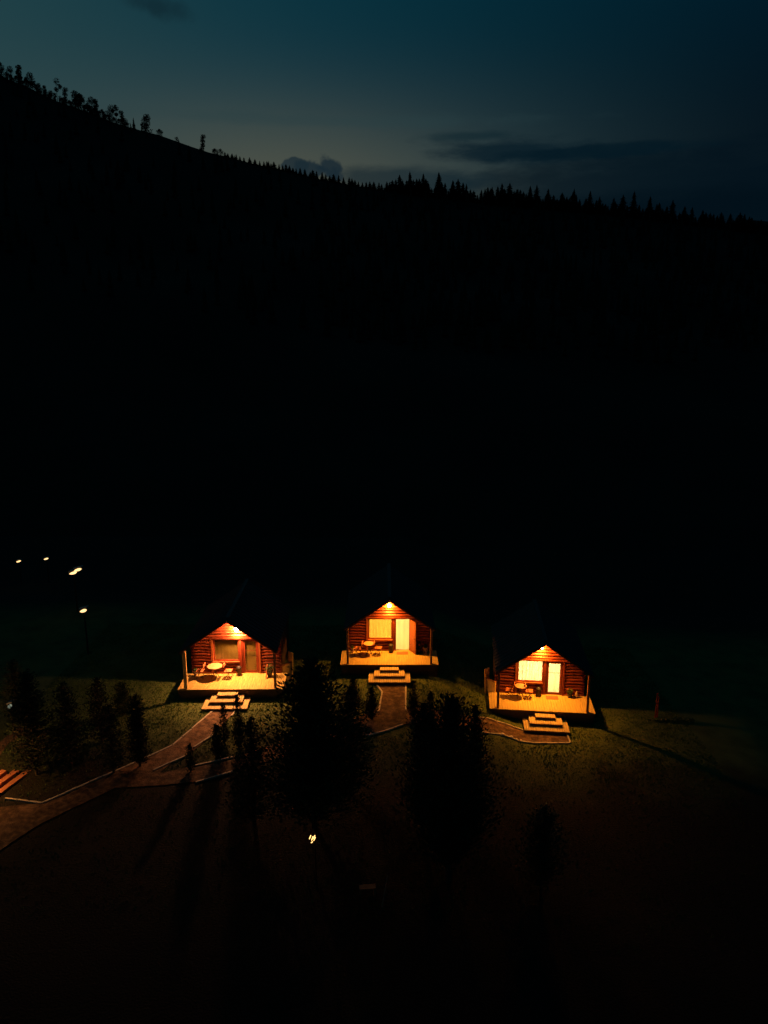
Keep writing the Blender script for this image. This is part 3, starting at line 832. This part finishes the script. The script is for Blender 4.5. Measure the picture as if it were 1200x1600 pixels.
valley_lamp(114, 895, 'valley lamp with two overlapping warm heads', M['valley_bulb'], ((0, 0), (.36, .24)), .26)
valley_lamp(130, 954, 'lowest and smallest of the lit valley lamps', M['valley_bulb'], w=.2)
valley_lamp(15, 1103, 'dim greenish lamp above the plank steps', M['dim_bulb'], w=.10, h=1.5)

# ---------------------------------------------------------------- ridge trees
def far_conifer(seed, h=1.0, r=.17, n=26):
    rd = random.Random(seed); mb = MB()
    for i in range(n):
        t = i / n; z = .08 + .9 * t; R_ = r * (1 - t) ** .85 * rd.uniform(.7, 1.15) + .01
        k = 7; ph = rd.uniform(0, 6.28)
        for j in range(k):
            a = ph + 2*PI*j/k + rd.uniform(-.3, .3); L = R_ * rd.uniform(.6, 1.2)
            o = len(mb.v); w = .45
            mb.v += [(0, 0, z + .05), (math.cos(a-w)*L*.6, math.sin(a-w)*L*.6, z - .015), (math.cos(a)*L, math.sin(a)*L, z - .03 * rd.uniform(.2, 1.6)), (math.cos(a+w)*L*.6, math.sin(a+w)*L*.6, z - .015)]
            mb.f += [(o, o+1, o+2), (o, o+2, o+3)]
    mb.cyl((0, 0, .9), (0, 0, 1.02), .008, .001, 4)
    return mb.mesh('crown', M['ridge_leaf'])
def far_broadleaf(seed, clumps, n=150):
    rd = random.Random(seed); mb = MB()
    st0 = random.getstate(); random.seed(seed)
    for (x, z, r) in clumps: leaf_clump(mb, (x, rd.uniform(-.05, .05), z), r, n, .045, 1.2)
    random.setstate(st0)
    return mb.mesh('crown', M['ridge_leaf'])
trunk_far = MB().cyl((0, 0, -.1), (0, 0, .85), .018, .006, 6).mesh('trunk', M['bark'])
con_me = [far_conifer(s, r=.15 + .02*s) for s in range(5)]
bro_me = [far_broadleaf(31, [(0, .55, .22), (.08, .78, .17), (-.1, .4, .18), (0, .2, .25)]),
          far_broadleaf(32, [(0, .85, .13), (.12, .7, .08), (-.02, .55, .08)], 90),
          far_broadleaf(33, [(0, .45, .28), (-.12, .7, .2), (.15, .62, .18), (0, .85, .12), (0, .18, .3)]),
          far_broadleaf(34, [(0, .62, .12), (.03, .82, .12), (0, .4, .1), (-.05, .2, .12)], 110)]
def far_tree(px, top, base, me, label, name, grp, wide=1.0):
    """stands on the crest line at the direction of px; top/base are picture heights that give its size"""
    r = ray(px, base); t = r.x / r.y; x = t * YC
    k = math.hypot(1, 0) * YC / ray(px, base).y / FPX
    h = (base - top) * k * (1.22 if me in con_me else 1.08) + 1.0
    T = empty(name, (x, YC - .5, Hf(x, YC - .5) - .8), random.uniform(0, 6.28), label=label, cat='tree', group=grp)
    put_mesh('trunk', trunk_far, T, scale=(h, h, h)); put_mesh('crown', me, T, scale=(h * wide, h * wide, h))
GL, GR = 'broadleaf trees on the left ridge', 'spruces along the right ridge'
cx = np.array([p[0] for p in crest_px]); cyv = np.array([p[1] for p in crest_px])
ry = lambda x: float(np.interp(x, cx, cyv))
lefts = [(3,106,2,'ridge tree at the very left picture edge'),(16,112,0,'bushy ridge tree second from the left picture edge'),(32,111,3,'tall narrow-topped ridge tree near the left picture edge'),
 (43,128,2,'low ridge tree right of the tall one near the left edge'),(52,123,0,'bushy ridge tree above the steepest part of the slope'),(62,138,0,'small ridge tree in the leftmost clump'),(72,141,3,'small round ridge tree before the bare leaning one'),
 (91,134,1,'spindly ridge tree with its crown only at the top'),(104,145,3,'thin ridge tree right of the spindly one'),(120,150,0,'first tree of the dense middle clump on the left ridge'),(128,155,2,'broad tree of the dense middle clump on the left ridge'),
 (142,160,0,'ridge tree at the right end of the dense middle clump'),(152,163,3,'thin pole-like ridge tree right of the dense clump'),(161,178,2,'low rounded ridge tree right of the pole-like one'),
 (173,172,0,'bushy ridge tree left of the forked pair'),(183,174,1,'left tree of the forked pair on the ridge'),(192,181,3,'right tree of the forked pair on the ridge'),
 (230,188,0,'tufted ridge tree right of the small pointed one')]
for x, top, v, lb in lefts: far_tree(x, top, ry(x) + 5, bro_me[v], lb, 'broadleaf_tree', GL, 1.25)
far_tree(210, 190, ry(210)+2, con_me[1], 'small pointed ridge tree on the left slope', 'conifer_tree', GL, 1.2)
far_tree(222, 198, ry(222)+2, con_me[0], 'tiny thin ridge tree beside the tufted one', 'conifer_tree', GL)
far_tree(318, 216, ry(318)+3, bro_me[3], 'lone tree standing on the bare middle of the ridge', 'broadleaf_tree', GL, 1.3)
for x in [4 + 7.6*i for i in range(26)]:
    far_tree(x, ry(x) - random.uniform(2, 6), ry(x) + 5, bro_me[(int(x)) % 4], 'scrubby bush in the thicket under the left ridge trees', 'ridge_bush', 'scrub under the left ridge trees', 1.5)
for i, x in enumerate((80, 98, 113, 134, 148, 166, 199, 250, 277, 336, 345)):
    far_tree(x, ry(x) - random.uniform(3, 6), ry(x) + 3, bro_me[2], '%s low skyline bush from the left on the bare left ridge' % 'first second third fourth fifth sixth seventh eighth ninth tenth eleventh'.split()[i], 'skyline_bush', 'low bushes on the left skyline', 1.5)
tops = [(640,281),(661,284),(685,283),(707,293),(715,292),(728,298),(757,305),(768,303),(783,299),(795,299),(808,306),(827,303),(837,302),(855,307),(877,312),(895,308),
        (920,311),(935,318),(957,320),(971,317),(988,313),(1013,320),(1048,325),(1067,333),(1107,342),(1127,345),(1160,345)]
k = 0
ORD = 'first second third fourth fifth sixth seventh eighth ninth tenth eleventh twelfth thirteenth fourteenth fifteenth sixteenth seventeenth eighteenth nineteenth twentieth twenty-first twenty-second twenty-third twenty-fourth twenty-fifth twenty-sixth twenty-seventh'.split()
for x, top in tops:
    far_tree(x, top, ry(x) + 5, con_me[k % 5], '%s from the left of the tall spruces rising above the ridge forest' % ORD[k], 'spruce_tree', GR, 1.9); k += 1
x = 352.0
while x < 1215:
    a = 1.5 + 3.0 * min(1, (x - 350) / 120) if x < 600 else 14
    a = a * random.uniform(.35, 1.25)
    far_tree(x, ry(x) - a, ry(x) + 4, con_me[k % 5], 'small spruce in the unbroken line of the right ridge forest', 'small_spruce', 'small spruces in the ridge forest line', 2.4); k += 1
    x += random.uniform(3.5, 6.5) if x > 600 else random.uniform(4, 9)
# the wooded slope below reads as one dark mass
mb = MB()
for _ in range(1900):
    y = random.uniform(230, 446); t = random.uniform(-.62, .62); x = t * y
    if t < -.08 and random.random() < .6: continue
    z = Hf(x, y); h = random.uniform(4, 8) * min(1, (452 - y) / 25 + .25)
    for j in range(3):
        z0 = z + h * (.1 + .27 * j); r_ = h * .2 * (1 - .25 * j); ph = random.uniform(0, 1)
        o = len(mb.v); mb.v.append((x, y, z0 + h * .42))
        for q in range(6):
            a = ph + q * PI / 3; rr = r_ * random.uniform(.7, 1.2); mb.v.append((x + math.cos(a)*rr, y + math.sin(a)*rr, z0 + random.uniform(-.3, .1)))
        mb.f += [(o, o+1+q, o+1+(q+1) % 6) for q in range(6)]
tag(mb.build('forest', M['ridge_leaf']), 'dark wooded slope below the ridge', 'forest', kind='stuff')

# ---------------------------------------------------------------- grass
N = 120000
gx = rng.uniform(-19, 17, N); gy = rng.uniform(22, 48, N)
keep = rng.random(N) < (.12 + .88 * sm(gy, 29, 35))
def inside(poly, X, Y):
    c = np.zeros(len(X), bool); n = len(poly)
    for i in range(n):
        x0, y0 = poly[i]; x1, y1 = poly[(i+1) % n]
        cond = ((y0 > Y) != (y1 > Y)) & (X < (x1-x0)*(Y-y0)/((y1-y0) if abs(y1-y0) > 1e-9 else 1e-9) + x0)
        c ^= cond
    return c
for P in polys: keep &= ~(inside(P, gx, gy) & (rng.random(N) > .10))
for c in (c1, c2, c3):
    m_ = c.matrix_basis
    P = [((m_ @ Vector(q)).x, (m_ @ Vector(q)).y) for q in ((-2.85, -DD, 0), (2.85, -DD, 0), (2.85, 4.6, 0), (-2.85, 4.6, 0))]
    keep &= ~inside(P, gx, gy)
    P = [((m_ @ Vector(q)).x, (m_ @ Vector(q)).y) for q in ((-1.2, -DD-.6, 0), (1.2, -DD-.6, 0), (1.2, -DD, 0), (-1.2, -DD, 0))]
    keep &= ~inside(P, gx, gy)
gx, gy = gx[keep], gy[keep]; n = len(gx); gz = H(gx, gy)
V = []
cl = np.sin(gx*1.9+np.sin(gy*2.3)*1.3)*np.cos(gy*1.6-gx*.7)*.5+.5
for b_ in range(2):
    a = rng.uniform(0, 2*PI, n); hh = rng.uniform(.03, .085, n) * (.6 + .9 * cl); w = rng.uniform(.012, .03, n)
    lx, ly = rng.normal(0, .03, n), rng.normal(0, .03, n)
    ox, oy = rng.normal(0, .03, n), rng.normal(0, .03, n)
    V.append(np.stack([np.stack([gx+ox-np.cos(a)*w, gy+oy-np.sin(a)*w, gz-.01], -1), np.stack([gx+ox+np.cos(a)*w, gy+oy+np.sin(a)*w, gz-.01], -1), np.stack([gx+ox+lx, gy+oy+ly, gz+hh], -1)], 1))
V = np.concatenate(V).reshape(-1, 3)
me = bpy.data.meshes.new('grass'); nt_ = len(V) // 3
me.vertices.add(len(V)); me.vertices.foreach_set('co', V.ravel())
me.loops.add(len(V)); me.loops.foreach_set('vertex_index', np.arange(len(V)))
me.polygons.add(nt_); me.polygons.foreach_set('loop_start', np.arange(0, len(V), 3)); me.polygons.foreach_set('loop_total', np.full(nt_, 3))
me.update(calc_edges=True); me.materials.append(M['blades'])
tag(put_mesh('grass', me), 'short mown lawn grass around the cabins', 'grass', kind='stuff')
